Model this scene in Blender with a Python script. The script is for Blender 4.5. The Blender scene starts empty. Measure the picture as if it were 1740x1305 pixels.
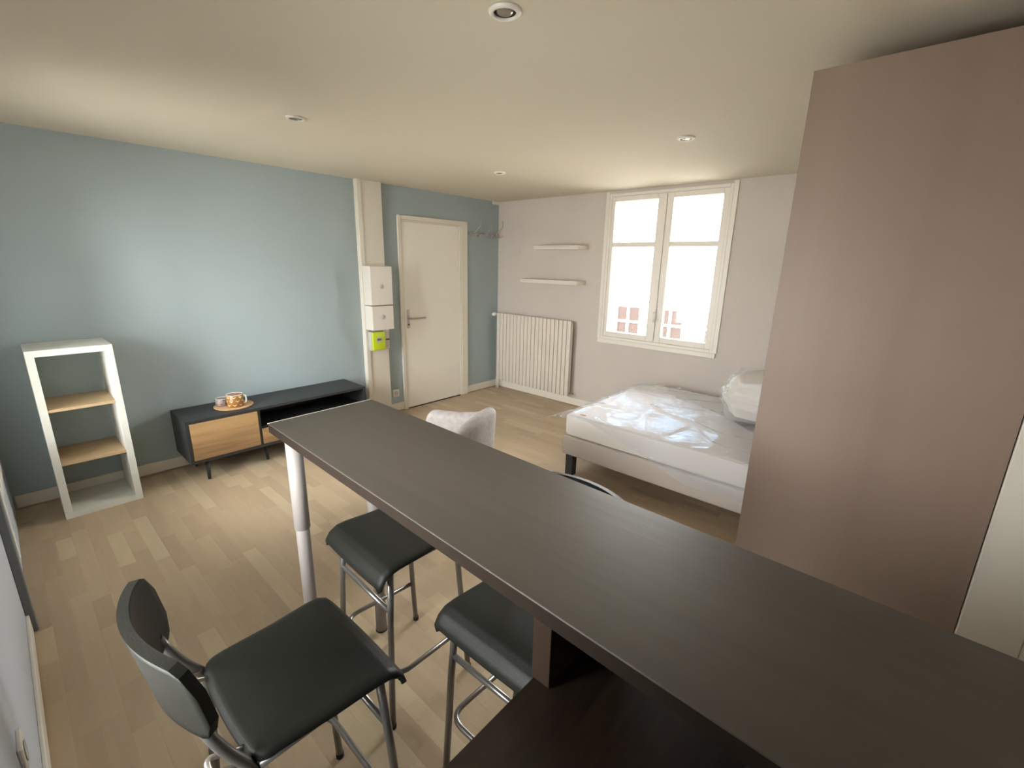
import bpy, bmesh, math, random
from mathutils import Vector, Matrix, noise
R = math.radians
random.seed(7)
scene = bpy.context.scene
col = scene.collection

# ------------------------------------------------------------------ camera
CAM = Vector((-4.3776, -4.1699, 1.6249))
yaw, pitch, roll, fpx = -0.8444, -0.259, 0.0211, 774.3113
fw = Vector((-math.sin(yaw)*math.cos(pitch), math.cos(yaw)*math.cos(pitch), math.sin(pitch)))
rt = Vector((math.cos(yaw), math.sin(yaw), 0))
up = rt.cross(fw)
cr, sr = math.cos(roll), math.sin(roll)
rt, up = cr*rt + sr*up, -sr*rt + cr*up
cd = bpy.data.cameras.new('camera')
cam = bpy.data.objects.new('camera', cd); col.objects.link(cam)
cam.matrix_world = Matrix(((rt.x, up.x, -fw.x, CAM.x), (rt.y, up.y, -fw.y, CAM.y), (rt.z, up.z, -fw.z, CAM.z), (0, 0, 0, 1)))
cd.sensor_width = 36; cd.lens = 36*fpx/1740; cd.clip_start = 0.02
scene.camera = cam

# ------------------------------------------------------------------ view, world
vs = scene.view_settings
vs.view_transform = 'Standard'; vs.look = 'None'; vs.gamma = 1; vs.use_curve_mapping = False
vs.exposure = 0.0
scene.cycles.diffuse_bounces = 8
scene.cycles.transparent_max_bounces = 16
w = bpy.data.worlds.new('overcast_sky'); scene.world = w; w.use_nodes = True
nt = w.node_tree; nt.nodes.clear()
wo = nt.nodes.new('ShaderNodeOutputWorld'); bg = nt.nodes.new('ShaderNodeBackground')
tc = nt.nodes.new('ShaderNodeTexCoord'); sx = nt.nodes.new('ShaderNodeSeparateXYZ'); rp = nt.nodes.new('ShaderNodeValToRGB')
rp.color_ramp.elements[0].position = 0.45; rp.color_ramp.elements[0].color = (0.66, 0.64, 0.60, 1)
rp.color_ramp.elements[1].position = 0.62; rp.color_ramp.elements[1].color = (0.985, 0.99, 1.0, 1)
ma = nt.nodes.new('ShaderNodeMath'); ma.operation = 'MULTIPLY_ADD'; ma.inputs[1].default_value = .5; ma.inputs[2].default_value = .5
nt.links.new(tc.outputs['Generated'], sx.inputs[0]); nt.links.new(sx.outputs['Z'], ma.inputs[0]); nt.links.new(ma.outputs[0], rp.inputs[0])
nt.links.new(rp.outputs[0], bg.inputs[0]); bg.inputs[1].default_value = 33.0
nt.links.new(bg.outputs[0], wo.inputs[0])

def portal(loc, rot, sx_, sy_):
    l = bpy.data.lights.new('window_portal', 'AREA'); l.shape = 'RECTANGLE'; l.size = sx_; l.size_y = sy_
    l.cycles.is_portal = True
    o = bpy.data.objects.new('window_portal', l); col.objects.link(o); o.location = loc; o.rotation_euler = rot
portal((0.30, -2.165, 1.58), (0, R(90), 0), 1.5, 1.3)      # faces -x
portal((-4.86, -.94, 1.2), (0, R(-90), 0), 2.1, 1.1)     # faces +x
portal((-4.86, -3.05, 1.38), (0, R(-90), 0), 1.3, 1.2)     # faces +x

# ------------------------------------------------------------------ materials
def new_mat(name):
    m = bpy.data.materials.new(name); m.use_nodes = True
    return m, m.node_tree, m.node_tree.nodes['Principled BSDF']
def C4(c): return (c[0], c[1], c[2], 1)
def mat(name, c, rough=.6, metal=0, var=.0, scale=8, bump=0, bscale=60, spec=.5, coat=0, stretch=None, detail=3):
    m, t, b = new_mat(name)
    b.inputs['Base Color'].default_value = C4(c); b.inputs['Roughness'].default_value = rough
    b.inputs['Metallic'].default_value = metal; b.inputs['Specular IOR Level'].default_value = spec
    b.inputs['Coat Weight'].default_value = coat
    if var or bump:
        tc = t.nodes.new('ShaderNodeTexCoord'); mp = t.nodes.new('ShaderNodeMapping')
        if stretch: mp.inputs['Scale'].default_value = stretch
        t.links.new(tc.outputs['Object'], mp.inputs[0])
    if var:
        n = t.nodes.new('ShaderNodeTexNoise'); n.inputs['Scale'].default_value = scale; n.inputs['Detail'].default_value = detail
        t.links.new(mp.outputs[0], n.inputs['Vector'])
        r = t.nodes.new('ShaderNodeValToRGB')
        r.color_ramp.elements[0].position = .3; r.color_ramp.elements[1].position = .7
        r.color_ramp.elements[0].color = C4([x*(1-var) for x in c]); r.color_ramp.elements[1].color = C4([min(1, x*(1+var)) for x in c])
        t.links.new(n.outputs[0], r.inputs[0]); t.links.new(r.outputs[0], b.inputs['Base Color'])
    if bump:
        n2 = t.nodes.new('ShaderNodeTexNoise'); n2.inputs['Scale'].default_value = bscale; n2.inputs['Detail'].default_value = 3
        t.links.new(mp.outputs[0], n2.inputs['Vector'])
        bp = t.nodes.new('ShaderNodeBump'); bp.inputs['Strength'].default_value = bump; bp.inputs['Distance'].default_value = .003
        t.links.new(n2.outputs[0], bp.inputs['Height']); t.links.new(bp.outputs[0], b.inputs['Normal'])
    return m
def wood(name, c, dark, rough=.45, axis='y', scale=14, fine=.35, knots=.5, bump=.15):
    """streaky wood: stretched noise along an axis plus a slower tonal drift"""
    m, t, b = new_mat(name)
    tc = t.nodes.new('ShaderNodeTexCoord'); mp = t.nodes.new('ShaderNodeMapping')
    s = {'x': (.06, 1, 1), 'y': (1, .06, 1), 'z': (1, 1, .06)}[axis]
    mp.inputs['Scale'].default_value = s
    t.links.new(tc.outputs['Object'], mp.inputs[0])
    n = t.nodes.new('ShaderNodeTexNoise'); n.inputs['Scale'].default_value = scale*5; n.inputs['Detail'].default_value = 6; n.inputs['Distortion'].default_value = .4
    n2 = t.nodes.new('ShaderNodeTexNoise'); n2.inputs['Scale'].default_value = scale*.45; n2.inputs['Detail'].default_value = 3; n2.inputs['Distortion'].default_value = 1.2
    t.links.new(mp.outputs[0], n.inputs['Vector']); t.links.new(mp.outputs[0], n2.inputs['Vector'])
    mx = t.nodes.new('ShaderNodeMath'); mx.operation = 'MULTIPLY_ADD'; mx.inputs[1].default_value = fine
    t.links.new(n.outputs[0], mx.inputs[0])
    mk = t.nodes.new('ShaderNodeMath'); mk.operation = 'MULTIPLY'; mk.inputs[1].default_value = 1-fine
    t.links.new(n2.outputs[0], mk.inputs[0]); t.links.new(mk.outputs[0], mx.inputs[2])
    r = t.nodes.new('ShaderNodeValToRGB'); r.color_ramp.elements[0].position = .36; r.color_ramp.elements[1].position = .36+knots*.5
    r.color_ramp.elements[0].color = C4(dark); r.color_ramp.elements[1].color = C4(c)
    t.links.new(mx.outputs[0], r.inputs[0]); t.links.new(r.outputs[0], b.inputs['Base Color'])
    b.inputs['Roughness'].default_value = rough
    bp = t.nodes.new('ShaderNodeBump'); bp.inputs['Strength'].default_value = bump; bp.inputs['Distance'].default_value = .002
    t.links.new(n.outputs[0], bp.inputs['Height']); t.links.new(bp.outputs[0], b.inputs['Normal'])
    return m
def clear(name, gloss=.12, rough=.03, fres=1.0, gcol=(1, 1, 1), tint=(1, 1, 1), milky=0.0, milk=(.9, .92, .95), bump=0, bscale=20):
    m = bpy.data.materials.new(name); m.use_nodes = True; t = m.node_tree; t.nodes.clear()
    o = t.nodes.new('ShaderNodeOutputMaterial'); tr = t.nodes.new('ShaderNodeBsdfTransparent'); g = t.nodes.new('ShaderNodeBsdfGlossy')
    tr.inputs[0].default_value = C4(tint); g.inputs['Roughness'].default_value = rough
    lw = t.nodes.new('ShaderNodeFresnel'); lw.inputs['IOR'].default_value = 1.45
    mm = t.nodes.new('ShaderNodeMath'); mm.operation = 'MULTIPLY_ADD'; mm.inputs[1].default_value = fres; mm.inputs[2].default_value = gloss; mm.use_clamp = True; g.inputs[0].default_value = C4(gcol)
    t.links.new(lw.outputs[0], mm.inputs[0])
    mix = t.nodes.new('ShaderNodeMixShader'); t.links.new(mm.outputs[0], mix.inputs[0])
    last = tr.outputs[0]
    if milky:
        d = t.nodes.new('ShaderNodeBsdfDiffuse'); d.inputs[0].default_value = C4(milk)
        m2 = t.nodes.new('ShaderNodeMixShader'); m2.inputs[0].default_value = milky
        t.links.new(tr.outputs[0], m2.inputs[1]); t.links.new(d.outputs[0], m2.inputs[2]); last = m2.outputs[0]
    if bump:
        tc = t.nodes.new('ShaderNodeTexCoord'); mp = t.nodes.new('ShaderNodeMapping'); mp.inputs['Scale'].default_value = (1, .45, 1)
        mp.inputs['Rotation'].default_value = (0, 0, .5)
        n = t.nodes.new('ShaderNodeTexNoise'); n.inputs['Scale'].default_value = bscale; n.inputs['Detail'].default_value = 4; n.inputs['Distortion'].default_value = 1.5
        bp = t.nodes.new('ShaderNodeBump'); bp.inputs['Strength'].default_value = bump; bp.inputs['Distance'].default_value = .02
        t.links.new(tc.outputs['Object'], mp.inputs[0]); t.links.new(mp.outputs[0], n.inputs['Vector'])
        t.links.new(n.outputs[0], bp.inputs['Height']); t.links.new(bp.outputs[0], g.inputs['Normal'])
    t.links.new(last, mix.inputs[1]); t.links.new(g.outputs[0], mix.inputs[2]); t.links.new(mix.outputs[0], o.inputs[0])
    return m

M = {}
M['blue'] = mat('blue_grey_paint', (.375, .45, .472), .75, bump=.12, bscale=140, var=.02, scale=2)
M['palewall'] = mat('pale_blue_grey_paint', (.50, .525, .57), .75, bump=.12, bscale=140)
M['plaster'] = mat('off_white_textured_plaster', (.60, .545, .505), .85, bump=.5, bscale=55, var=.02, scale=2)
M['wallwhite'] = mat('plain_white_wall', (.62, .57, .51), .8, bump=.1, bscale=90)
M['ceil'] = mat('ceiling_paint', (.645, .585, .475), .85, bump=.08, bscale=80)
M['trim'] = mat('cream_gloss_paint', (.79, .745, .66), .4)
M['door'] = mat('cream_door_paint', (.90, .86, .78), .38, bump=.05, bscale=30)
M['pvc'] = mat('white_pvc', (.80, .76, .70), .35)
M['shelfwhite'] = mat('white_lacquer_shelf', (.68, .63, .575), .4)
M['box'] = mat('white_plastic', (.76, .71, .65), .4)
M['white'] = mat('white_laminate', (.68, .68, .62), .4)
M['rad'] = mat('radiator_enamel', (.70, .64, .57), .35)
M['black'] = mat('black_laminate', (.028, .030, .030), .45, var=.15, scale=5)
M['inner'] = mat('black_niche', (.012, .012, .012), .6)
M['plastic'] = mat('black_moulded_plastic', (.015, .015, .012), .5, bump=.15, bscale=220, spec=.25)
M['steel'] = mat('grey_tube_metal', (.27, .26, .25), .32, metal=.75)
M['leg'] = mat('silver_lacquered_leg', (.33, .295, .28), .5, metal=0)
M['chrome'] = mat('brushed_metal', (.60, .55, .51), .3, metal=.9)
M['foot'] = mat('black_rubber', (.02, .02, .02), .7)
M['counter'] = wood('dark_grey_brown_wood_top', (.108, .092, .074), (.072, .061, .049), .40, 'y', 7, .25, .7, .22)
M['barside'] = mat('dark_brown_bar_side', (.024, .017, .013), .8, spec=.08)  # side faces of the bar top, coloured darker than its upper face
M['worktop'] = wood('very_dark_brown_wood', (.034, .021, .013), (.016, .010, .007), .32, 'x', 12, .4, .5, .2)
M['brown'] = mat('dark_brown_melamine', (.024, .012, .006), .6, var=.2, scale=12, spec=.25, stretch=(1, 1, .1))
M['oak'] = wood('knotty_light_oak', (.44, .275, .13), (.20, .11, .05), .45, 'x', 7, .35, .42, .15)
M['shelfwood'] = wood('pale_oak_shelf', (.52, .385, .235), (.43, .30, .17), .5, 'x', 10, .5, .6, .1)
M['wardrobe'] = wood('taupe_wood_grain', (.325, .240, .193), (.26, .187, .145), .5, 'z', 2.2, .2, .7, .12)
M['grey'] = mat('grey_velour', (.43, .395, .38), .95, var=.12, scale=30, bump=.3, bscale=300)
M['boxspring'] = mat('grey_beige_bed_fabric', (.56, .50, .455), .9, bump=.3, bscale=400)
M['mattress'] = mat('white_mattress_ticking', (.78, .735, .69), .85, bump=.25, bscale=120)
M['bedleg'] = mat('dark_grey_block', (.04, .042, .045), .5)
M['pillow'] = mat('white_down_fabric', (.74, .69, .64), .9, bump=.3, bscale=40)
M['cork'] = mat('cork_mat', (.50, .30, .15), .8, var=.18, scale=60)
M['ceramic'] = mat('white_glazed_ceramic', (.84, .85, .80), .2)
M['lime'] = mat('lime_green_plastic', (.58, .72, .02), .4)
M['lcd'] = mat('grey_display', (.10, .11, .10), .3)
M['lightgrey'] = mat('light_grey_plastic', (.55, .54, .50), .45)
M['jambgrey'] = mat('shaded_jamb_grey', (.16, .165, .17), .6)  # shade on the jamb put into its colour as a darker grey
M['dark'] = mat('dark_gap', (.03, .027, .022), .8)
M['skirt'] = mat('bare_wood_edge', (.42, .30, .20), .7)
M['underlay'] = mat('floor_core_board', (.33, .25, .165), .7)
M['glass'] = clear('window_glass', .02, .0, tint=(.97, .98, .97))
M['film'] = clear('clear_plastic_film', .014, .07, .24, (.38, .66, 1.0), (.985, .985, .99), .24, (.88, .86, .88), .9, 14)  # gloss tinted blue: the reflected sky's colour is put into the film
M['film2'] = clear('pillow_bag_film', .008, .15, .10, (.8, .9, 1.0), (.97, .98, .99), .22, (.85, .84, .84), .5, 14)  # same reflected sky blue, fainter, in the bag's gloss colour
M['facade'] = mat('cream_render', (.80, .76, .68), .9)  # the facade's own cream colour
M['facwin'] = mat('facade_window_glass', (.042, .030, .027), .8, spec=.05)
M['shutter'] = mat('red_shutter', (.42, .12, .10), .7)
M['asphalt'] = mat('street_paving', (.42, .40, .37), .9)
M['lampglass'] = mat('halogen_reflector', (.30, .27, .22), .25, metal=.5)
FL = []
for i, (a, f) in enumerate([(.90, .985), (.95, .99), (.99, 1.0), (1.04, 1.01), (1.13, 1.05)]):
    c = (.50*a, .385*a*f, .258*a*f)
    FL.append(wood('pale_beech_strip_%s' % 'abcde'[i], c, [x*.9 for x in c], .40, 'y', 9, .5, .6, .04))

def mug_mat(name, base, mark):
    m, t, b = new_mat(name); b.inputs['Roughness'].default_value = .3
    tc = t.nodes.new('ShaderNodeTexCoord'); s = t.nodes.new('ShaderNodeSeparateXYZ'); t.links.new(tc.outputs['Object'], s.inputs[0])
    def mth(op, a, b_=None, c=None):
        n = t.nodes.new('ShaderNodeMath'); n.operation = op
        for i, v in enumerate((a, b_, c)):
            if v is None: continue
            if isinstance(v, (int, float)): n.inputs[i].default_value = v
            else: t.links.new(v, n.inputs[i])
        return n.outputs[0]
    ang = mth('MULTIPLY', mth('ARCTAN2', s.outputs['Y'], s.outputs['X']), 8/(2*math.pi))
    row = mth('MULTIPLY', s.outputs['Z'], 1/.031)
    odd = mth('MULTIPLY', mth('MODULO', mth('FLOOR', row), 2), .5)
    u = mth('ABSOLUTE', mth('SUBTRACT', mth('FRACT', mth('ADD', mth('ADD', ang, odd), 20)), .5))
    v = mth('FRACT', row)
    inside = mth('MULTIPLY', mth('GREATER_THAN', v, mth('MULTIPLY_ADD', u, 1.3, .30)), mth('LESS_THAN', v, mth('MULTIPLY_ADD', u, .55, .62)))
    mk = mth('MULTIPLY', inside, mth('LESS_THAN', u, .30))
    mx = t.nodes.new('ShaderNodeMix'); mx.data_type = 'RGBA'
    t.links.new(mk, mx.inputs[0]); mx.inputs[6].default_value = C4(base); mx.inputs[7].default_value = C4(mark)
    t.links.new(mx.outputs[2], b.inputs['Base Color'])
    return m
M['mugprint'] = mug_mat('brown_mug_with_pale_chevrons', (.30, .135, .035), (.75, .62, .42))
M['cupprint'] = mug_mat('grey_cup_with_dark_marks', (.30, .25, .23), (.17, .08, .07))

# ------------------------------------------------------------------ mesh helpers
class MB:
    def __init__(s): s.bm = bmesh.new()
    def box(s, x0, x1, y0, y1, z0, z1, bev=0, mi=0, seg=2):
        b = bmesh.new()
        bmesh.ops.create_cube(b, size=1)
        for v in b.verts:
            v.co = Vector((x0+(v.co.x+.5)*(x1-x0), y0+(v.co.y+.5)*(y1-y0), z0+(v.co.z+.5)*(z1-z0)))
        if bev: bmesh.ops.bevel(b, geom=b.edges[:], offset=bev, segments=seg, profile=.5, affect='EDGES')
        s._merge(b, mi, bool(bev) and seg > 2); return s
    def _merge(s, b, mi=0, smooth=None):
        mp = {}
        for v in b.verts: mp[v] = s.bm.verts.new(v.co)
        for f in b.faces:
            try: nf = s.bm.faces.new([mp[v] for v in f.verts])
            except ValueError: continue
            nf.material_index = mi
            nf.smooth = f.smooth if smooth is None else smooth
        b.free()
    def prism(s, pts, z0, z1, mi=0):
        a = [s.bm.verts.new((x, y, z0)) for x, y in pts]; b = [s.bm.verts.new((x, y, z1)) for x, y in pts]
        n = len(pts)
        s.bm.faces.new(a[::-1]).material_index = mi; s.bm.faces.new(b).material_index = mi
        for i in range(n): s.bm.faces.new((a[i], a[(i+1) % n], b[(i+1) % n], b[i])).material_index = mi
        return s
    def tube(s, pts, r, seg=12, closed=False, cap=True, mi=0):
        pts = [Vector(p) for p in pts]; n = len(pts)
        rs = r if isinstance(r, (list, tuple)) else [r]*n
        prev = None; rings = []
        for i, p in enumerate(pts):
            if closed: d = (pts[(i+1) % n]-pts[i-1]).normalized()
            else: d = (pts[min(i+1, n-1)]-pts[max(i-1, 0)]).normalized()
            if prev is None:
                a = d.orthogonal().normalized()
            else:
                a = (prev-d*prev.dot(d)).normalized()
            prev = a; bb = d.cross(a)
            rings.append([s.bm.verts.new(p+rs[i]*(math.cos(2*math.pi*k/seg)*a+math.sin(2*math.pi*k/seg)*bb)) for k in range(seg)])
        m = n if closed else n-1
        for i in range(m):
            A, B = rings[i], rings[(i+1) % n]
            for k in range(seg):
                f = s.bm.faces.new((A[k], A[(k+1) % seg], B[(k+1) % seg], B[k])); f.smooth = True; f.material_index = mi
        if cap and not closed:
            s.bm.faces.new(rings[0][::-1]).material_index = mi; s.bm.faces.new(rings[-1]).material_index = mi
        return s
    def lathe(s, prof, c=(0, 0, 0), seg=32, mi=0, axis='z'):
        rings = []
        for r, z in prof:
            ring = []
            for k in range(seg):
                a = 2*math.pi*k/seg
                p = (r*math.cos(a), r*math.sin(a), z)
                if axis == 'y': p = (p[0], -p[2], p[1])
                if axis == 'x': p = (-p[2], p[0], p[1])
                ring.append(s.bm.verts.new(Vector(c)+Vector(p)))
            rings.append(ring)
        for A, B in zip(rings, rings[1:]):
            for k in range(seg):
                f = s.bm.faces.new((A[k], A[(k+1) % seg], B[(k+1) % seg], B[k])); f.smooth = True; f.material_index = mi
        for g in (rings[0][::-1], rings[-1]):
            try: s.bm.faces.new(g).material_index = mi
            except ValueError: pass
        return s
    def shell(s, fn, nu, nv, th, mi=0, closed=True):
        """surface fn(u,v) u,v in 0..1, thickened by th along -normal"""
        P = [[Vector(fn(i/nu, j/nv)) for j in range(nv+1)] for i in range(nu+1)]
        def nrm(i, j):
            a = P[min(i+1, nu)][j]-P[max(i-1, 0)][j]; b = P[i][min(j+1, nv)]-P[i][max(j-1, 0)]
            n = a.cross(b); return n.normalized() if n.length > 1e-9 else Vector((0, 0, 1))
        T = [[s.bm.verts.new(P[i][j]) for j in range(nv+1)] for i in range(nu+1)]
        for i in range(nu):
            for j in range(nv):
                f = s.bm.faces.new((T[i][j], T[i+1][j], T[i+1][j+1], T[i][j+1])); f.smooth = True; f.material_index = mi
        if th:
            B = [[s.bm.verts.new(P[i][j]-nrm(i, j)*th) for j in range(nv+1)] for i in range(nu+1)]
            for i in range(nu):
                for j in range(nv):
                    f = s.bm.faces.new((B[i][j], B[i][j+1], B[i+1][j+1], B[i+1][j])); f.smooth = True; f.material_index = mi
            per = [(i, 0) for i in range(nu)]+[(nu, j) for j in range(nv)]+[(i, nv) for i in range(nu, 0, -1)]+[(0, j) for j in range(nv, 0, -1)]
            for k in range(len(per)):
                a = per[k]; b = per[(k+1) % len(per)]
                f = s.bm.faces.new((T[b[0]][b[1]], T[a[0]][a[1]], B[a[0]][a[1]], B[b[0]][b[1]])); f.material_index = mi
        return s
    def build(s, name, mats, parent=None, loc=None, rotz=0, **props):
        bmesh.ops.recalc_face_normals(s.bm, faces=s.bm.faces[:])
        me = bpy.data.meshes.new(name); s.bm.to_mesh(me); s.bm.free()
        for m in (mats if isinstance(mats, list) else [mats]): me.materials.append(m)
        o = bpy.data.objects.new(name, me); col.objects.link(o)
        if parent: o.parent = parent
        if loc: o.location = loc
        if rotz: o.rotation_euler[2] = rotz
        for k, v in props.items(): o[k] = v
        return o
def fillet(pts, rad, n=6):
    pts = [Vector(p) for p in pts]; out = [pts[0]]
    for a, b, c in zip(pts, pts[1:], pts[2:]):
        d1 = (a-b); d2 = (c-b); r = min(rad, d1.length*.45, d2.length*.45)
        p = b+d1.normalized()*r; q = b+d2.normalized()*r
        for i in range(n+1):
            t = i/n; out.append((1-t)**2*p+2*t*(1-t)*b+t*t*q)
    out.append(pts[-1]); return out
def thing(name, label, cat, loc=(0, 0, 0), rotz=0, group=None):
    o = bpy.data.objects.new(name, None); col.objects.link(o); o.location = loc; o.rotation_euler[2] = rotz
    o.empty_display_size = .1
    o['label'] = label; o['category'] = cat
    if group: o['group'] = group
    return o
def struct(o, label=None, cat=None):
    o['kind'] = 'structure'
    if label: o['label'] = label
    if cat: o['category'] = cat
    return o
def children(o): return [c for c in bpy.data.objects if c.parent == o]
def copy_tree(o, parent=None):
    c = o.copy(); col.objects.link(c)
    if parent: c.parent = parent
    for ch in children(o): copy_tree(ch, c)
    return c

H = 2.353
XL = -4.54
YF = -4.60
# ------------------------------------------------------------------ structure
# floor: slab plus beech strips laid along y
fl = struct(MB().box(XL-.3, .25, YF-.2, .2, -.06, -.004).build('floor', M['underlay']), 'pale beech laminate floor of short staggered strips', 'floor')
def project(p):
    d = Vector(p)-CAM; z = d.dot(fw)
    if z <= .05: return None
    return 870+fpx*d.dot(rt)/z, 652.5-fpx*d.dot(up)/z, z
strips = []
SW = .070
x = XL
ci = 0
while x < -.001:
    x1 = min(x+SW, 0); y = YF-random.random()*.4
    while y < 0:
        L = random.choice((.26, .34, .42, .42, .5)); y1 = min(y+L, 0)
        ya = max(y, YF)
        if y1-ya > .01: strips.append((x, x1, ya, y1, random.choice((0, 1, 1, 2, 2, 2, 3, 3, 4))))
        y = y1
    x = x1; ci += 1
def score(s):
    p = project(((s[0]+s[1])/2, (s[2]+s[3])/2, 0))
    if p is None or p[0] < -40 or p[0] > 1300 or p[1] > 1360: return 1e9
    if p[0] > 905 and p[1] > 678+.399*(p[0]-632): return 1e9      # under the bar top, never seen
    return p[2]
strips.sort(key=score)
g = .00012
meshes = {}
for s in strips[:290]:
    L = s[3]-s[2]; W = s[1]-s[0]; key = (round(L, 3), round(W, 3), s[4])
    if key not in meshes:
        o = MB().box(-W/2+g, W/2-g, -L/2+g, L/2-g, -.004, 0).build('floor_strip', FL[s[4]], fl)
        meshes[key] = o.data
    else:
        o = bpy.data.objects.new('floor_strip', meshes[key]); col.objects.link(o); o.parent = fl
    o.location = ((s[0]+s[1])/2, (s[2]+s[3])/2, 0)
mb = MB()
for s in strips[290:]: mb.box(s[0]+g, s[1]-g, s[2]+g, s[3]-g, -.004, 0, mi=s[4])
mb.build('floor_strips', FL, fl, kind='stuff')

struct(MB().box(XL-.3, .3, YF-.2, .2, H, H+.12).build('ceiling', M['ceil']), 'cream painted flat ceiling', 'ceiling')
struct(MB().box(XL-.3, .3, 0, .16, -.06, H).build('wall_back', M['blue']), 'blue-grey painted wall behind the low cabinet and door', 'wall')
# window wall (x = 0) with opening
WY0, WY1, WZ0, WZ1 = -2.775, -1.575, .85, 2.325
mb = MB()
mb.box(0, .28, WY1, 0, -.06, H); mb.box(0, .28, YF-.2, WY0, -.06, H)
mb.box(0, .28, WY0, WY1, -.06, WZ0); mb.box(0, .28, WY0, WY1, WZ1, H)
struct(mb.build('wall_right', M['plaster']), 'off-white textured wall holding the window and radiator', 'wall')
# left wall with french window opening
LY0, LY1, LZ0, LZ1 = -1.45, -.42, .42, 2.10
mb = MB()
KY0, KY1, KZ0, KZ1 = -3.55, -2.55, .72, 1.80
mb.box(XL-.28, XL, LY1, 0, -.06, H); mb.box(XL-.28, XL, KY1, LY0, -.06, H); mb.box(XL-.28, XL, YF-.2, KY0, -.06, H)
mb.box(XL-.28, XL, KY0, KY1, -.06, KZ0); mb.box(XL-.28, XL, KY0, KY1, KZ1, H)
mb.box(XL-.28, XL, LY0, LY1, -.06, LZ0); mb.box(XL-.28, XL, LY0, LY1, LZ1, H)
struct(mb.build('wall_left', M['palewall']), 'blue-grey wall at the left edge beside the tall window', 'wall')
struct(MB().box(XL-.28, .28, YF-.2, YF, -.06, H).build('wall_front', M['wallwhite']), 'white wall behind the end of the bar', 'wall')
struct(MB().box(-2.405, -1.66, YF, -4.452, 0, H, .004).build('trim_1', M['trim']), 'cream filler pier between wardrobe and wall', 'trim')

# baseboards
def baseboard(name, x0, x1, y0, y1, lab):
    t = thing(name, lab, 'baseboard'); t['kind'] = 'structure'
    MB().box(x0, x1, y0, y1, .012, .095, .003).build('board', M['trim'], t)
    dx = .003 if abs(x1-x0) < .1 else 0; dy = .003 if abs(y1-y0) < .1 else 0
    MB().box(x0-dx*0, x1-dx, y0+dy, y1, .0005, .012).build('floor_gap', M['skirt'], t)
    return t
baseboard('baseboard_back', XL+.012, -1.975, -.012, 0, 'cream skirting board along the blue wall behind the low cabinet')
baseboard('baseboard_back_middle', -1.70, -1.518, -.012, 0, 'short cream skirting board between column and door')
baseboard('baseboard_back_right', -.548, -.013, -.012, 0, 'short cream skirting board between door and corner')
baseboard('baseboard_right', -.012, 0, YF, 0, 'cream skirting board under the radiator and window')
baseboard('baseboard_left', XL, XL+.012, YF, -1.505, 'cream skirting board on the left wall')

# window_1
wn = thing('window_1', 'bright white two-leaf window with one glazing bar per leaf', 'window'); wn['kind'] = 'structure'
Y1, Y2, Y3, Y4, ZT, ZM, ZB = -1.640, -2.097, -2.252, -2.695, 2.248, 1.832, .934
mb = MB()
mb.box(-.012, .07, WY1-.028, WY1, WZ0, WZ1, .004); mb.box(-.012, .07, WY0, WY0+.028, WZ0, WZ1, .004)
mb.box(-.012, .07, WY0+.028, WY1-.028, WZ1-.028, WZ1, .004); mb.box(-.012, .07, WY0+.028, WY1-.028, WZ0, WZ0+.028, .004)
mb.build('frame', M['pvc'], wn)
MB().box(-.022, 0, WY0-.03, WY1+.03, WZ0-.045, WZ0, .004).build('sill', M['pvc'], wn)
MB().box(-.014, 0, WY0-.04, WY0, WZ0, WZ1+.02, .003).box(-.014, 0, WY1, WY1+.04, WZ0, WZ1+.02, .003).build('casing', M['pvc'], wn)
for a, b_, ia, ib in ((WY1-.028, -2.172, Y1, Y2), (-2.177, WY0+.028, Y3, Y4)):
    m2 = MB()
    m2.box(-.004, .05, ia, a, WZ0+.03, WZ1-.03, .004); m2.box(-.004, .05, b_, ib, WZ0+.03, WZ1-.03, .004)
    m2.box(-.004, .05, ib, ia, ZT, WZ1-.03, .004); m2.box(-.004, .05, ib, ia, WZ0+.03, ZB, .004)
    lf = m2.build('leaf', M['pvc'], wn)
    MB().box(.002, .044, ib, ia, ZM-.023, ZM+.023, .004).build('glazing_bar', M['pvc'], lf)
    for z0, z1 in ((ZB, ZM-.023), (ZM+.023, ZT)):
        MB().box(.022, .026, ib, ia, z0, z1).build('pane', M['glass'], lf)
MB().box(-.022, -.004, -2.19, -2.16, WZ0+.04, WZ1-.04, .004).build('meeting_strip', M['pvc'], wn)
hd = MB(); hd.box(-.034, -.022, -2.19, -2.168, 1.10, 1.21, .004); hd.tube([(-.034, -2.179, 1.18), (-.062, -2.179, 1.18), (-.066, -2.183, 1.17), (-.066, -2.195, 1.08)], .007, 8)
hd.build('window_handle', M['pvc'], wn)

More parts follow.
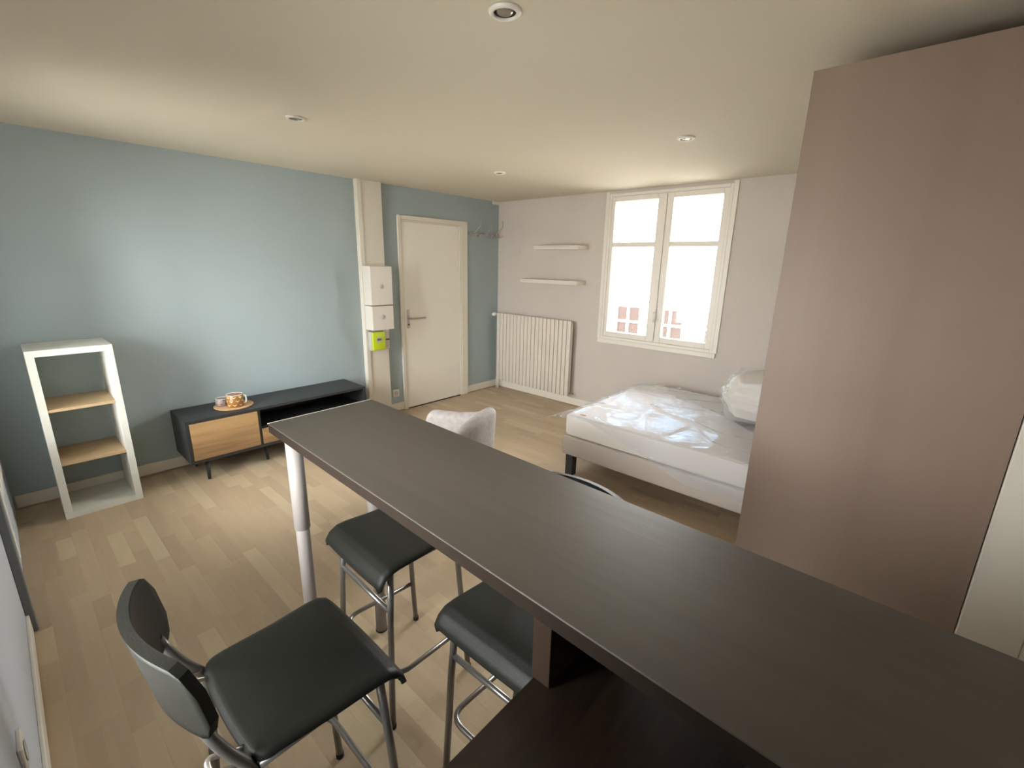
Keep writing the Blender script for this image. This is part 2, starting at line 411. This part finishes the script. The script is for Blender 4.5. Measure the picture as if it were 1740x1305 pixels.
# window_2 (left wall)
w2 = thing('window_2', 'tall white window at the left edge seen almost edge-on', 'window'); w2['kind'] = 'structure'
mb = MB()
mb.box(XL-.06, XL+.01, LY0+.0, LY0+.05, LZ0, LZ1, .004); mb.box(XL-.06, XL+.01, LY1-.05, LY1, LZ0, LZ1, .004)
mb.box(XL-.06, XL+.01, LY0+.05, LY1-.05, LZ1-.05, LZ1, .004); mb.box(XL-.06, XL+.01, LY0+.05, LY1-.05, LZ0, LZ0+.05, .004)
mb.build('frame', M['pvc'], w2)
cmb = MB().box(XL, XL+.028, LY0-.05, LY0, .001, LZ1+.05, .004)
cmb.build('jamb_board', M['jambgrey'], w2)
MB().box(XL+.0105, XL+.034, LY0+.0005, LY0+.035, .34, LZ1, .004).build('stop_bead', M['ceramic'], w2)
ym = (LY0+LY1)/2
for a, b_ in ((LY0+.052, ym-.001), (ym+.001, LY1-.052)):
    m2 = MB(); x0, x1 = XL-.045, XL-.005
    m2.box(x0, x1, a, a+.05, LZ0+.052, LZ1-.052, .003); m2.box(x0, x1, b_-.05, b_, LZ0+.052, LZ1-.052, .003)
    m2.box(x0, x1, a+.05, b_-.05, LZ1-.102, LZ1-.052, .003); m2.box(x0, x1, a+.05, b_-.05, LZ0+.052, LZ0+.13, .003)
    lf = m2.build('leaf', M['pvc'], w2)
    MB().box(XL-.027, XL-.023, a+.05, b_-.05, LZ0+.13, LZ1-.102).build('pane', M['glass'], lf)

# window_3: the kitchen window beside the photographer
w3 = thing('window_3', 'white kitchen window in the left wall beside the camera', 'window'); w3['kind'] = 'structure'
mb = MB(); x0, x1 = XL-.06, XL-.005
mb.box(x0, x1, KY0, KY0+.05, KZ0, KZ1, .003); mb.box(x0, x1, KY1-.05, KY1, KZ0, KZ1, .003)
mb.box(x0, x1, KY0+.05, KY1-.05, KZ0, KZ0+.05, .003); mb.box(x0, x1, KY0+.05, KY1-.05, KZ1-.05, KZ1, .003)
mb.box(x0, x1, (KY0+KY1)/2-.03, (KY0+KY1)/2+.03, KZ0+.05, KZ1-.05, .003)
mb.build('frame', M['pvc'], w3)
for a, b_ in ((KY0+.05, (KY0+KY1)/2-.03), ((KY0+KY1)/2+.03, KY1-.05)):
    MB().box(XL-.035, XL-.031, a, b_, KZ0+.05, KZ1-.05).build('pane', M['glass'], w3)

# door_1
d1 = thing('door_1', 'cream flush entrance door with lever handle', 'door'); d1['kind'] = 'structure'
mb = MB()
mb.box(-1.515, -1.475, -.022, 0, .001, 2.08, .004); mb.box(-.645, -.550, -.022, 0, .001, 2.08, .004)
mb.box(-1.475, -.645, -.022, 0, 2.035, 2.08, .004)
mb.build('door_frame', M['trim'], d1)
MB().box(-1.473, -1.46, -.017, 0, .001, 2.033, .002).box(-.668, -.647, -.017, 0, .001, 2.033, .002).box(-1.46, -.668, -.017, 0, 2.02, 2.033, .002).build('door_stop', M['trim'], d1)
MB().box(-1.458, -.670, -.010, 0, .010, 2.018, .002).build('door_leaf', M['door'], d1)
MB().box(-1.458, -.670, -.016, -.0005, .0005, .008).build('threshold', M['dark'], d1)
hm = MB(); hm.box(-1.437, -1.403, -.018, -.010, .915, 1.115, .004); hm.build('handle_plate', M['chrome'], d1)
MB().tube(fillet([(-1.418, -.018, 1.02), (-1.418, -.062, 1.02), (-1.225, -.062, 1.02)], .02), .009, 10).build('lever', M['chrome'], d1)
MB().lathe([(.001, -.001), (.009, -.001), (.009, .002), (.001, .002)], (-1.42, -.0195, .955), 12, axis='y').build('keyhole', M['dark'], d1)

# column / pipe chase
t2 = thing('trim_2', 'narrow cream boxed column running from ceiling to floor', 'column'); t2['kind'] = 'structure'
MB().box(-1.972, -1.705, -.05, 0, 0, H, .003).build('panel', M['trim'], t2)
MB().box(-1.972, -1.930, -.062, -.0505, 0, H, .003).build('batten', M['trim'], t2)
struct(MB().box(-.12, -.001, -.03, 0, H-.035, H, .003).build('trim_3', M['trim']), 'short cream ceiling batten in the far corner', 'trim')

# ------------------------------------------------------------------ ceiling spots
def spot(x, y, lab):
    t = thing('ceiling_spotlight', lab, 'ceiling light', (x, y, H), 0, 'recessed ceiling spotlights')
    MB().lathe([(.034, 0), (.034, -.004), (.036, -.010), (.043, -.010), (.050, -.005), (.051, 0)], (0, 0, 0), 32).build('ring', M['pvc'], t)
    MB().lathe([(.001, -.0015), (.030, -.0015), (.0335, -.004), (.0335, -.0005), (.001, -.0005)], (0, 0, 0), 32).build('reflector', M['dark'], t)
    MB().lathe([(.001, -.0095), (.015, -.009), (.024, -.006), (.026, -.002), (.001, -.002)], (0, 0, 0), 24).build('bulb', M['lampglass'], t)
spot(-3.211, -3.074, 'recessed spotlight nearest the camera at the top edge of the picture')
spot(-3.138, -1.481, 'recessed spotlight above the left part of the room towards the blue wall')
spot(-1.524, -2.953, 'recessed spotlight in front of the window beside the wardrobe')
spot(-1.394, -1.332, 'recessed spotlight farthest away near the door corner')

# ------------------------------------------------------------------ bar counter
bc = thing('bar_counter', 'long dark grey-brown wooden bar top on two silver legs', 'counter', (-3.6, -2.6, 0))
TZ = 1.05
def loc(p, o): return tuple(a-b for a, b in zip(p, o))
O = (-3.6, -2.6, 0)
b = bmesh.new()
pts = [(-3.806, -2.493), (-3.379, -2.481), (-3.425, YF+.003), (-3.862, YF+.003)]
q = MB(); q.prism([(px-O[0], py-O[1]) for px, py in pts], TZ-.034, TZ)
bmesh.ops.recalc_face_normals(q.bm, faces=q.bm.faces[:])
bmesh.ops.bevel(q.bm, geom=q.bm.edges[:], offset=.0018, segments=1, affect='EDGES')
bmesh.ops.recalc_face_normals(q.bm, faces=q.bm.faces[:])
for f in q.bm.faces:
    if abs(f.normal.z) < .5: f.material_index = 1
q.build('bar_top', [M['counter'], M['barside']], bc)
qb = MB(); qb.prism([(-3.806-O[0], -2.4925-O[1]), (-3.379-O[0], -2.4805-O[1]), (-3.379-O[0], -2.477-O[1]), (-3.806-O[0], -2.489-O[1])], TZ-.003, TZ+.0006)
qb.build('end_highlight', M['trim'], bc)  # cream strip stands in for the window highlight along the far edge
def counter_leg(x, y, zj):
    m = MB(); cx, cy = x-O[0], y-O[1]
    m.lathe([(.001, .005), (.024, .005), (.024, zj), (.0235, zj+.001), (.0275, zj+.004), (.0275, TZ-.0345), (.001, TZ-.0345)], (cx, cy, 0), 28)
    lg = m.build('leg', M['leg'], bc)
    MB().lathe([(.001, 0.0002), (.026, .0002), (.026, .005), (.001, .005)], (cx, cy, 0), 24).build('foot', M['foot'], lg)
    MB().lathe([(.028, TZ-.038), (.033, TZ-.037), (.033, TZ-.0345), (.028, TZ-.0345)], (cx, cy, 0), 24).build('mounting_plate', M['leg'], lg)
counter_leg(-3.770, -2.607, .66); counter_leg(-3.470, -2.600, .50)
MB().box(-3.835-O[0], -3.46-O[0], -3.792-O[1], -3.752-O[1], .881, TZ-.035, .001).build('support_panel', M['brown'], bc)

kb = thing('base_cabinet', 'dark kitchen base cabinet under the bar at the bottom edge', 'cabinet', (-3.74, -4.17, 0))
MB().box(-.30, .28, -.42, .405, .08, .838, .002).build('body', M['brown'], kb)
MB().box(-.27, .28, -.42, .39, 0, .08).build('plinth', M['dark'], kb)
for yy in (-.40, .005):
    dd = MB().box(-.318, -.301, yy, yy+.397, .09, .83, .002).build('door', M['brown'], kb)
    MB().tube(fillet([(-.318, yy+.12, .77), (-.345, yy+.12, .77), (-.345, yy+.28, .77), (-.318, yy+.28, .77)], .01), .005, 8).build('handle', M['chrome'], dd)
wt = MB().box(-4.075, -3.44, YF+.003, -3.755, .842, .88, .002).build('worktop', M['worktop'])
wt['label'] = 'very dark brown kitchen worktop lower than the bar at the bottom edge'; wt['category'] = 'worktop'

# ------------------------------------------------------------------ bar stools
def seat_fn(u, v):
    # u along x (rear -> front), v along y
    a = 2*v-1
    P = [(-.172, .640), (-.160, .652), (-.12, .655), (0, .650), (.10, .652), (.135, .648), (.160, .634), (.176, .610), (.180, .592)]
    s = u*(len(P)-1); i = min(int(s), len(P)-2); f = s-i
    x = P[i][0]*(1-f)+P[i+1][0]*f; z = P[i][1]*(1-f)+P[i+1][1]*f
    wd = .178+.022*min(1, max(0, (x+.17)/.30))
    # rounded corners
    if x < -.14: wd -= .028*((-.14-x)/.032)**2
    if u > .86: wd -= .014*((u-.86)/.14)**2
    e = max(0, abs(a)-.90)/.10
    z -= .014*e*e
    return (x-(0.008*(1-a*a) if u < .2 else 0)+.004*(1-a*a)*(u > .8), a*wd, z)
def back_fn(u, v):
    # u along y, v height
    a = 2*u-1; zt = .952; zb = .775
    hh = (zt-zb)/2; zc = (zt+zb)/2
    k = max(0, abs(a)-.80)/.20
    hh *= math.sqrt(max(0.0, 1-(k*.93)**2.4)); zc -= .012*abs(a)**3
    z = zc+(2*v-1)*hh
    x = -.222-.055*(1-a*a)-(z-zb)*.16
    return (x, a*.195, z)
def make_stool(label):
    t = thing('bar_stool', label, 'stool', (0, 0, 0), 0, 'black bar stools at the counter')
    MB().shell(seat_fn, 32, 28, .010).build('seat', M['plastic'], t)
    MB().shell(back_fn, 24, 12, -.019).build('backrest', M['plastic'], t)
    r = .0112
    for s in (-1, 1):
        l = MB().tube([(.118, s*.165, .640), (.135, s*.175, .40), (.155, s*.187, .004)], r, 12).build('leg', M['steel'], t)
        MB().lathe([(.001, 0), (.0128, 0), (.0128, .018), (.001, .018)], (.155, s*.187, .0003), 12).build('foot', M['foot'], l)
        l = MB().tube(fillet([(-.20, s*.187, .004), (-.160, s*.165, .615), (-.210, s*.150, .70), (-.2435, s*.133, .800)], .06), r, 12).build('leg', M['steel'], t)
        MB().lathe([(.001, 0), (.0128, 0), (.0128, .018), (.001, .018)], (-.20, s*.187, .0003), 12).build('foot', M['foot'], l)
    MB().tube(fillet([(-.158, -.166, .625), (.118, -.166, .625), (.118, .166, .625), (-.158, .166, .625)], .05), .009, 10).build('seat_frame', M['steel'], t)
    MB().tube([(.131, -.173, .47), (.131, .173, .47)], .009, 10).build('stretcher', M['steel'], t)
    MB().tube(fillet([(-.186, -.180, .21), (.130, -.193, .21), (.130, .193, .21), (-.186, .180, .21)], .06), .009, 10).build('footrest', M['steel'], t)
    for s in (-1, 1):
        MB().tube(fillet([(-.15, s*.15, .632), (-.235, s*.15, .66), (-.235, s*.12, .675), (-.15, s*.12, .632)], .03), .006, 8).build('hinge_loop', M['chrome'], t)
    return t
s1 = make_stool('black plastic stool pulled out in front, nearest, its backrest to the left')
s2 = copy_tree(s1); s3 = copy_tree(s1)
s1.location = (-4.03, -3.168, 0); s1.rotation_euler[2] = R(0)
s2.location = (-3.535, -2.845, 0); s2.rotation_euler[2] = R(178)
s2['label'] = 'black stool pushed under the far end of the bar beside the silver legs'
s3.location = (-3.508, -3.468, 0); s3.rotation_euler[2] = R(181)
s3['label'] = 'black stool pushed under the bar beside the dark kitchen worktop'

# ------------------------------------------------------------------ low cabinet
tv = thing('low_cabinet', 'long low black cabinet with a light oak door and drawer', 'cabinet', (-2.928, -.21, 0))
X0, X1, Yf, Yb, Z0, Z1 = -.714, .713, -.20, .195, .150, .482
mb = MB(); tk = .022
mb.box(X0, X1, Yf, Yb, Z1-tk, Z1, .0015); mb.box(X0, X1, Yf, Yb, Z0, Z0+tk, .0015)
mb.box(X0, X0+tk, Yf, Yb, Z0+tk, Z1-tk); mb.box(X1-tk, X1, Yf, Yb, Z0+tk, Z1-tk)
mb.build('body', M['black'], tv)
MB().box(X0+tk, X1-tk, Yb-.006, Yb-.001, Z0+tk, Z1-tk).build('back_panel', M['inner'], tv)
xd = -3.152+2.928
MB().box(xd-.009, xd+.009, Yf+.004, Yb-.007, Z0+tk, Z1-tk).build('divider', M['black'], tv)
MB().box(X0+tk+.002, xd-.011, Yf-.002, Yf+.016, Z0+tk+.003, Z1-tk-.003, .001).build('door', M['oak'], tv)
MB().box(xd+.010, X1-tk, Yf+.02, Yb-.007, .305, .318).build('shelf', M['inner'], tv)
MB().box(xd+.011, X1-tk-.002, Yf-.002, Yf+.016, Z0+tk+.003, .302, .001).build('drawer', M['oak'], tv)
for (lx, ly, sx_, sy_) in ((-.60, -.14, -1, -1), (-.60, .12, -1, 1), (-.17, -.10, 0, -.4), (.60, -.14, 1, -1), (.60, .12, 1, 1)):
    MB().tube([(lx, ly, Z0), (lx+sx_*.012, ly+sy_*.035, .0005)], [.017, .011], 12).build('leg', M['black'], tv)
MB().box(-.62, .62, -.012, .012, Z0-.02, Z0-.0003).build('rail', M['black'], tv)

ZC = .482
mt = MB().lathe([(.001, 0), (.135, 0), (.138, .002), (.138, .005), (.135, .007), (.001, .007)], (0, 0, 0), 48).build('round_mat', M['cork'], loc=(-3.262, -.215, ZC+.0003))
mt['label'] = 'round cork coloured mat lying on the low black cabinet'; mt['category'] = 'mat'
def cup(name, lab, x, y, r, h, pm, handle):
    t = thing(name, lab, 'mug', (x, y, ZC+.0078))
    MB().lathe([(.001, 0), (r*.88, 0), (r*.97, .006), (r, h*.35), (r, h-.004), (r-.001, h-.003)], (0, 0, 0), 36).build('body', pm, t)
    MB().lathe([(r, h-.004), (r-.001, h), (r-.004, h), (r-.005, h-.004), (r-.005, .01), (.001, .008)], (0, 0, 0), 36).build('glazed_inside', M['ceramic'], t)
    if handle:
        a = R(-25); ca, sa = math.cos(a), math.sin(a)
        pp = [(r-.002, h*.86), (r+.016, h*.84), (r+.020, h*.5), (r+.014, h*.25), (r-.002, h*.2)]
        MB().tube(fillet([(p*ca, p*sa, z) for p, z in pp], .02), .006, 10).build('handle', M['ceramic'], t)
cup('mug', 'brown mug with pale chevrons and a white inside, standing on the mat', -3.262, -.262, .058, .098, M['mugprint'], True)
cup('small_cup', 'smaller greyish cup with white rim left of the brown mug', -3.328, -.168, .046, .058, M['cupprint'], False)

# ------------------------------------------------------------------ open shelving unit
su = thing('shelving_unit', 'narrow white open shelving unit with two pale wood shelves', 'shelf', (-4.135, -.205, 0))
x0, x1, y0, y1, hz, tk = -.195, .195, -.185, .183, 1.078, .038
for a, b_ in ((x0, x0+tk), (x1-tk, x1)):
    MB().box(a, b_, y0, y1, .0005, hz, .0015).build('side_panel', M['white'], su)
MB().box(x0+tk, x1-tk, y0, y1, hz-tk, hz, .001).build('top_panel', M['white'], su)
MB().box(x0+tk, x1-tk, y0, y1, .0005, tk, .001).build('bottom_panel', M['white'], su)
for z in (.352, .698):
    MB().box(x0+tk+.0005, x1-tk-.0005, y0+.004, y1, z, z+.018, .001).build('shelf_board', M['shelfwood'], su)

# ------------------------------------------------------------------ boxes on the column
def elbox(name, lab, z0, z1, kz, grp):
    t = thing(name, lab, 'electrical box', (-1.848, -.0625, z0), 0, grp)
    MB().box(-.118, .118, -.115, 0, 0, z1-z0, .003).build('housing', M['box'], t)
    MB().box(-.120, .120, -.138, -.1155, 0.001, z1-z0-.001, .004).build('cover', M['box'], t)
    k = MB().lathe([(.001, .000), (.022, 0), (.022, .004), (.019, .006), (.001, .006)], (.0, -.1382, kz-z0), 24, axis='y').build('lock', M['lightgrey'], t)
    MB().lathe([(.001, .000), (.009, 0), (.009, .003), (.001, .003)], (.003, -.1445, kz-z0), 16, axis='y').build('lock_slot', M['chrome'], k)
    return t
elbox('electrical_box', 'tall white electrical box, the upper one on the column', 1.200, 1.572, 1.38, 'white boxes on the column')
e2 = elbox('electrical_box', 'shorter white electrical box just above the green meter', .955, 1.192, 1.085, 'white boxes on the column')
MB().box(.121, .132, -.10, -.07, .10, .16, .002).build('side_clip', M['box'], e2)
em = thing('electricity_meter', 'lime green electricity meter on the column under the white boxes', 'meter', (-1.872, -.0625, .742))
MB().box(-.073, .073, -.055, 0, 0, .190, .006).build('housing', M['lightgrey'], em)
MB().box(-.071, .073, -.078, -.0555, 0.002, .188, .008, seg=3).build('cover', M['lime'], em)
sc = MB().box(-.028, .030, -.081, -.0785, .085, .135, .002).build('display_surround', M['lightgrey'], em)
MB().box(-.022, .024, -.0826, -.0812, .102, .122, .0005).build('display', M['lcd'], sc)
br = thing('circuit_breaker', 'white main circuit breaker beside the green meter', 'breaker', (-1.764, -.0505, .742))
MB().box(-.033, .033, -.06, 0, 0, .20, .004).build('housing', M['box'], br)
MB().box(-.014, .026, -.068, -.0605, .095, .105, .001).build('switch_bar', M['dark'], br)
for z in (.03, .165): MB().box(-.018, .018, -.0625, -.0602, z, z+.006).build('slot', M['lightgrey'], br)

def socket(lab, loc_, rz):
    t = thing('wall_socket', lab, 'socket', loc_, rz)
    MB().box(-.041, .041, -.010, 0, -.041, .041, .003).build('plate', M['box'], t)
    MB().lathe([(.024, 0), (.026, .002), (.020, .0015), (.018, -.004), (.001, -.004)], (0, -.0102, 0), 24, axis='y').build('well', M['lightgrey'], t)
socket('white wall socket low on the wall between column and door', (-1.613, 0, .211), 0)
socket('white wall socket on the left wall at the bottom left corner', (XL, -2.70, .42), R(90))

# ------------------------------------------------------------------ coat rack
ck = thing('coat_rack', 'metal coat rail with three hooks beside the door', 'coat rack', (-.28, 0, 1.948))
MB().tube([(-.255, -.018, 0), (.255, -.018, 0)], .007, 10).build('rail', M['chrome'], ck)
for i, xx in enumerate((-.125, .07, .245)):
    MB().tube(fillet([(xx, -.025, -.02), (xx, -.075, -.028), (xx+.002, -.10, .005)], .02), .006, 8).build('lower_hook', M['chrome'], ck)
    MB().tube(fillet([(xx-.05, -.02, .002), (xx-.01, -.055, .06), (xx+.01, -.085, .10), (xx+.012, -.09, .175)], .03), .005, 8).build('upper_hook', M['chrome'], ck)
    MB().box(xx-.012, xx+.012, -.026, 0, -.02, .02, .003).build('bracket', M['chrome'], ck)

# ------------------------------------------------------------------ floating shelves, screw
def fshelf(lab, y0, y1, z0):
    o = MB().box(-.19, 0, y0, y1, 0, .042, .0015).build('floating_shelf', M['shelfwhite'], loc=(0, 0, z0))
    o['label'] = lab; o['category'] = 'shelf'; o['group'] = 'floating shelves above the radiator'
fshelf('upper, shorter white floating shelf above the radiator', -1.345, -.735, 1.781)
fshelf('lower, longer white floating shelf above the radiator', -1.338, -.545, 1.410)
o = MB().lathe([(.001, 0), (.006, 0), (.006, .012), (.001, .014)], (0, 0, 0), 10, axis='x').build('wall_plug', M['lightgrey'], loc=(0, -.355, 1.77))
o['label'] = 'small dark plug in the wall left of the shelves'; o['category'] = 'wall plug'

# ------------------------------------------------------------------ radiator
rd = thing('radiator', 'white ribbed panel radiator on the wall beneath the two shelves', 'radiator', (0, -.66, 0))
n = 20; y_a, y_b = .57, -.592; wdt = (y_a-y_b)/n
for i in range(n):
    yc = y_a-(i+.5)*wdt
    zz0 = .128; zz1 = 1.008
    m = MB(); m.box(-.115, -.092, yc-wdt/2+.0035, yc+wdt/2-.0035, zz0, zz1, .008, seg=3)
    m.box(-.075, -.055, yc-wdt/2+.006, yc+wdt/2-.006, zz0+.01, zz1-.01, .006)
    m.build('radiator_section', M['rad'], rd)
for z in (.155, .975):
    MB().tube([(-.083, y_a-.004, z), (-.083, y_b+.004, z)], .0085, 12).build('header_pipe', M['rad'], rd)
MB().box(-.091, -.0765, y_b+.001, y_a-.001, .17, .965).build('connecting_panel', M['rad'], rd)
for yy in (-.50, .48):
    for z in (.2, .9): MB().box(-.054, -.0005, yy-.012, yy+.012, z, z+.03).build('bracket', M['rad'], rd)
v = MB().tube([(-.083, y_a, .985), (-.083, y_a+.022, .985)], .010, 12).build('valve', M['chrome'], rd)
MB().lathe([(.001, 0), (.020, 0), (.024, .006), (.022, .04), (.016, .058), (.001, .060)], (-.095, y_a+.030, .985), 20, axis='x').build('thermostat_head', M['ceramic'], v)
MB().tube(fillet([(-.083, y_b, .155), (-.083, y_b-.03, .155), (-.045, y_b-.03, .155)], .01), .009, 10).build('lower_valve', M['chrome'], rd)
for yy, zt in ((.585, .155), (.555, .128)):
    MB().tube([(-.083, yy, .0005), (-.083, yy, zt)], .009, 10).build('pipe', M['rad'], rd)

# ------------------------------------------------------------------ wardrobe
wd = thing('wardrobe', 'tall taupe wood-grain wardrobe with its plain side towards the room', 'wardrobe', (-2.04, -4.1, 0))
MB().box(-.36, -.341, -.349, .355, .438-.4375, 2.272, .0015).build('side_panel', M['wardrobe'], wd)
MB().box(.341, .36, -.349, .355, .0005, 2.272, .0015).build('side_panel', M['wardrobe'], wd)
MB().box(-.341, .341, -.349, .335, 2.25, 2.271).build('top_panel', M['wardrobe'], wd)
MB().box(-.341, .341, -.349, .335, .06, .08).build('bottom_panel', M['wardrobe'], wd)
MB().box(-.341, .341, -.349, -.343, .08, 2.25).build('back_panel', M['wardrobe'], wd)
MB().box(-.341, .341, .30, .32, .0005, .06).build('plinth', M['dark'], wd)
for a, b_ in ((-.339, -.002), (.002, .339)):
    dd = MB().box(a, b_, .337, .355, .082, 2.248, .0015).build('door', M['wardrobe'], wd)
    hx = b_-.03 if a < -.1 else a+.03
    MB().tube(fillet([(hx, .355, 1.0), (hx, .385, 1.0), (hx, .385, 1.2), (hx, .355, 1.2)], .01), .005, 8).build('handle', M['chrome'], dd)

# ------------------------------------------------------------------ bed
bd = thing('bed', 'double bed base and mattress, bare under plastic film, by the window', 'bed', (-.9, -3.19, 0))
BX0, BX1, BY0, BY1 = -.70, .70, -.95, .95
MB().box(BX0, BX1, BY0, BY1, .178, .335, .018, seg=3).build('box_spring', M['boxspring'], bd)
MB().box(BX0+.012, BX1-.012, BY0+.012, BY1-.012, .337, .508, .028, seg=4).build('mattress', M['mattress'], bd)
for z in (.350, .496):
    MB().tube(fillet([(BX0+.02, BY0+.04, z), (BX0+.013, BY1-.03, z), (BX1-.03, BY1-.013, z)], .03), .004, 6).build('piping', M['mattress'], bd)
for lx in (BX0+.055, 0, BX1-.055):
    for ly in (BY0+.06, BY1-.06):
        MB().box(lx-.032, lx+.032, ly-.032, ly+.032, .0005, .178, .003).build('leg', M['bedleg'], bd)

# plastic film lying over the mattress
def ridge(x, y, ang, f, ph):
    u = x*math.cos(ang)+y*math.sin(ang); v_ = -x*math.sin(ang)+y*math.cos(ang)
    n = noise.noise(Vector((u*f*.35+ph, v_*f, ph)))
    return max(0, 1-abs(n)*8.0)**1.5
def film_h(x, y):
    h = .012*ridge(x, y, .3, 4, 1.3)+.017*ridge(x, y, 1.25, 2.6, 7.1)+.010*ridge(x, y, 1.75, 5, 3.7)
    h += .007*(noise.noise(Vector((x*7, y*3.2, 2)))+.5)
    h += .004*ridge(x, y, 1.4, 11, 9.2)+.0015*noise.noise(Vector((x*30, y*22, 5)))
    return max(.0015, h)
FX, FY = 170, 220
def film_fn(u, v):
    # v along y: from the foot end (+.93) to the head; u across x from the hanging front to the wall
    y = .985-v*1.86
    hang = max(0.012, min(.24, .012+(.72-y)*.30)) if y < .72 else .012
    if y > .88: hang = .03
    tot = hang+1.36
    s = u*tot
    bx = BX0+.012
    if s < hang:
        d = hang-s
        x = bx-.006-.012*math.sin(d*9+y*14)*min(1, d*12)*.6-.004; z = .505-d
        x -= .014*min(1, max(0, (.335+.02-z)/.05))
        return (x-.004, y, z)
    x = bx+(s-hang)
    e = min(1, (s-hang)/.03)
    z = .509+film_h(x, y)*e
    if y > .935:
        k = (y-.935)/.05
        z -= .05*k*(.7+.5*noise.noise(Vector((x*6, 0, 0))))
        y += .03*k*noise.noise(Vector((x*5, 3, 1)))
        # loose corner lifting away from the mattress at the foot end
        c = max(0, 1-(x-bx)/.30); y += .10*c*k; z -= .03*c*k; x -= .05*c*k
    return (x, y, z)
pf = MB().shell(film_fn, FX, FY, 0).build('plastic_film', M['film'], loc=(-.9, -3.19, 0))
pf['label'] = 'crumpled clear plastic film covering the mattress, reflecting the window'; pf['category'] = 'plastic film'
# red corner mark on the mattress
MB().box(BX0+.06, BX0+.085, BY1-.16, BY1-.11, .5081, .5095).build('label_tab', M['shutter'], bd)

# pillow package on the bed
pk = thing('pillow', 'big white pillow packed in a clear bag on the bed beside the wardrobe', 'pillow', (-.66, -3.62, .537), R(8))
def puff(bulge, sx_, sy_, sz_, n=28, wr=.012):
    b = bmesh.new(); bmesh.ops.create_cube(b, size=2)
    bmesh.ops.subdivide_edges(b, edges=b.edges[:], cuts=n, use_grid_fill=True)
    for v in b.verts:
        p = v.co.copy(); q = p.normalized()
        p = p.lerp(q*1.25, bulge)
        nn = noise.noise(Vector((p.x*1.7, p.y*1.7, p.z*3+4)))+.5*noise.noise(Vector((p.x*4, p.y*4, p.z*6)))
        cre = -.05*max(0, 1-abs(p.z-.1-.25*p.y*.4-.15*math.sin(p.y*2+p.x))*9)
        p = p*(1+nn*wr*4+cre)
        v.co = Vector((p.x*sx_, p.y*sy_, (p.z+1)*sz_))
    for v in b.verts: v.co.z *= 1+.25*(-v.co.y/sy_)*.5
    m = min(v.co.z for v in b.verts)
    for v in b.verts: v.co.z -= m
    for f in b.faces: f.smooth = True
    return b
mb = MB(); mb._merge(puff(.62, .30, .43, .165)); mb.build('filling', M['pillow'], pk)
mb = MB(); mb._merge(puff(.45, .325, .46, .172, wr=.014)); mb.build('clear_bag', M['film2'], pk)
MB().shell(lambda u, v: (-.27+.50*u, .445+.045*v+.008*math.sin(u*14), .06+.20*v*0+.0+.22*u*0+.16*1-.16*(1-2*v)*0+.012*math.sin(u*9)), 20, 4, 0).build('bag_seam', M['film2'], pk)

# ------------------------------------------------------------------ armchair
ac = thing('armchair', 'small grey velour tub armchair beyond the bar, mostly hidden', 'armchair', (-2.585, -1.99, 0), R(22))
def tub(u, v):
    # u around the back from the left arm front to the right arm front; v 0 outer bottom -> over the top -> inner bottom
    A = .285; B = .20
    if u < .25: k = u/.25; cx, cy, nx, ny = -A, .33-.33*k, -1, 0
    elif u > .75: k = (u-.75)/.25; cx, cy, nx, ny = A, .30*k, 1, 0
    else:
        th = math.pi+(u-.25)/.5*math.pi; ct, st = math.cos(th), math.sin(th)
        e = 2/3.2
        cx = A*math.copysign(abs(ct)**e, ct); cy = .235*math.copysign(abs(st)**e, st)
        nx, ny = ct, st
    back = max(0, min(1, 1-abs(u-.5)/.30)); back = back*back*(3-2*back)
    top = .585+.135*back
    if u < .06 or u > .94:
        q = (min(u, 1-u))/.06; top -= .10*(1-math.sqrt(max(0, 1-(1-q)**2)))
    th_ = .048
    if v < .35: k = v/.35; o = th_; z = .22+(top-th_-.22)*k
    elif v < .65:
        a = (v-.35)/.30*math.pi; o = th_*math.cos(a); z = top-th_+th_*math.sin(a)
    else: k = (v-.65)/.35; o = -th_; z = top-th_-(top-th_-.24)*k
    sl = .03*(z-.22)/.5
    return (cx+nx*(o+sl), cy+ny*(o+sl), z)
MB().shell(tub, 56, 30, .004).build('shell', M['grey'], ac)
MB().box(-.20, .20, -.17, .27, .20, .40, .04, seg=4).build('seat_cushion', M['grey'], ac)
for sx_ in (-1, 1):
    for sy_ in (-1, 1):
        MB().tube([(sx_*.17, .04+sy_*.16, .22), (sx_*.215, .04+sy_*.21, .0005)], [.018, .010], 10).build('leg', M['black'], ac)

# ------------------------------------------------------------------ outside
st = struct(MB().box(-30, 60, -60, 60, -4.2, -4.0).build('street', M['asphalt']), 'pale street far below the window', 'street')
hs = thing('house_across_street', 'pale cream house across the street seen through the window', 'building', (9.0, -2, -4.0))
MB().box(0, 5, -14, 14, 0, 5.6).build('wall', M['facade'], hs)
MB().box(-.06, -.001, -14, 14, 4.62, 4.70).build('string_course', M['facade'], hs)
MB().box(-.25, 5.2, -14.2, 14.2, 5.6, 5.9).build('cornice', M['facade'], hs)
for wy in (4.79, 3.41, 2.0, .2, -2.2, -4.6):
    f = MB().box(-.05, -.001, wy-.34, wy+.34, 2.6, 4.36).build('window', M['facwin'], hs)
    mb = MB(); mb.box(-.08, -.0505, wy-.04, wy+.04, 2.6, 4.36); mb.box(-.08, -.0505, wy-.34, wy-.04, 3.35, 3.42); mb.box(-.08, -.0505, wy+.04, wy+.34, 3.35, 3.42); mb.box(-.08, -.0505, wy-.34, wy-.04, 3.88, 3.95); mb.box(-.08, -.0505, wy+.04, wy+.34, 3.88, 3.95)
    mb.build('glazing_bars', M['pvc'], f)
    MB().box(-.10, -.001, wy+.36, wy+.66, 2.6, 4.36).build('shutter', M['shutter'] if wy == 4.79 else M['facade'], hs)
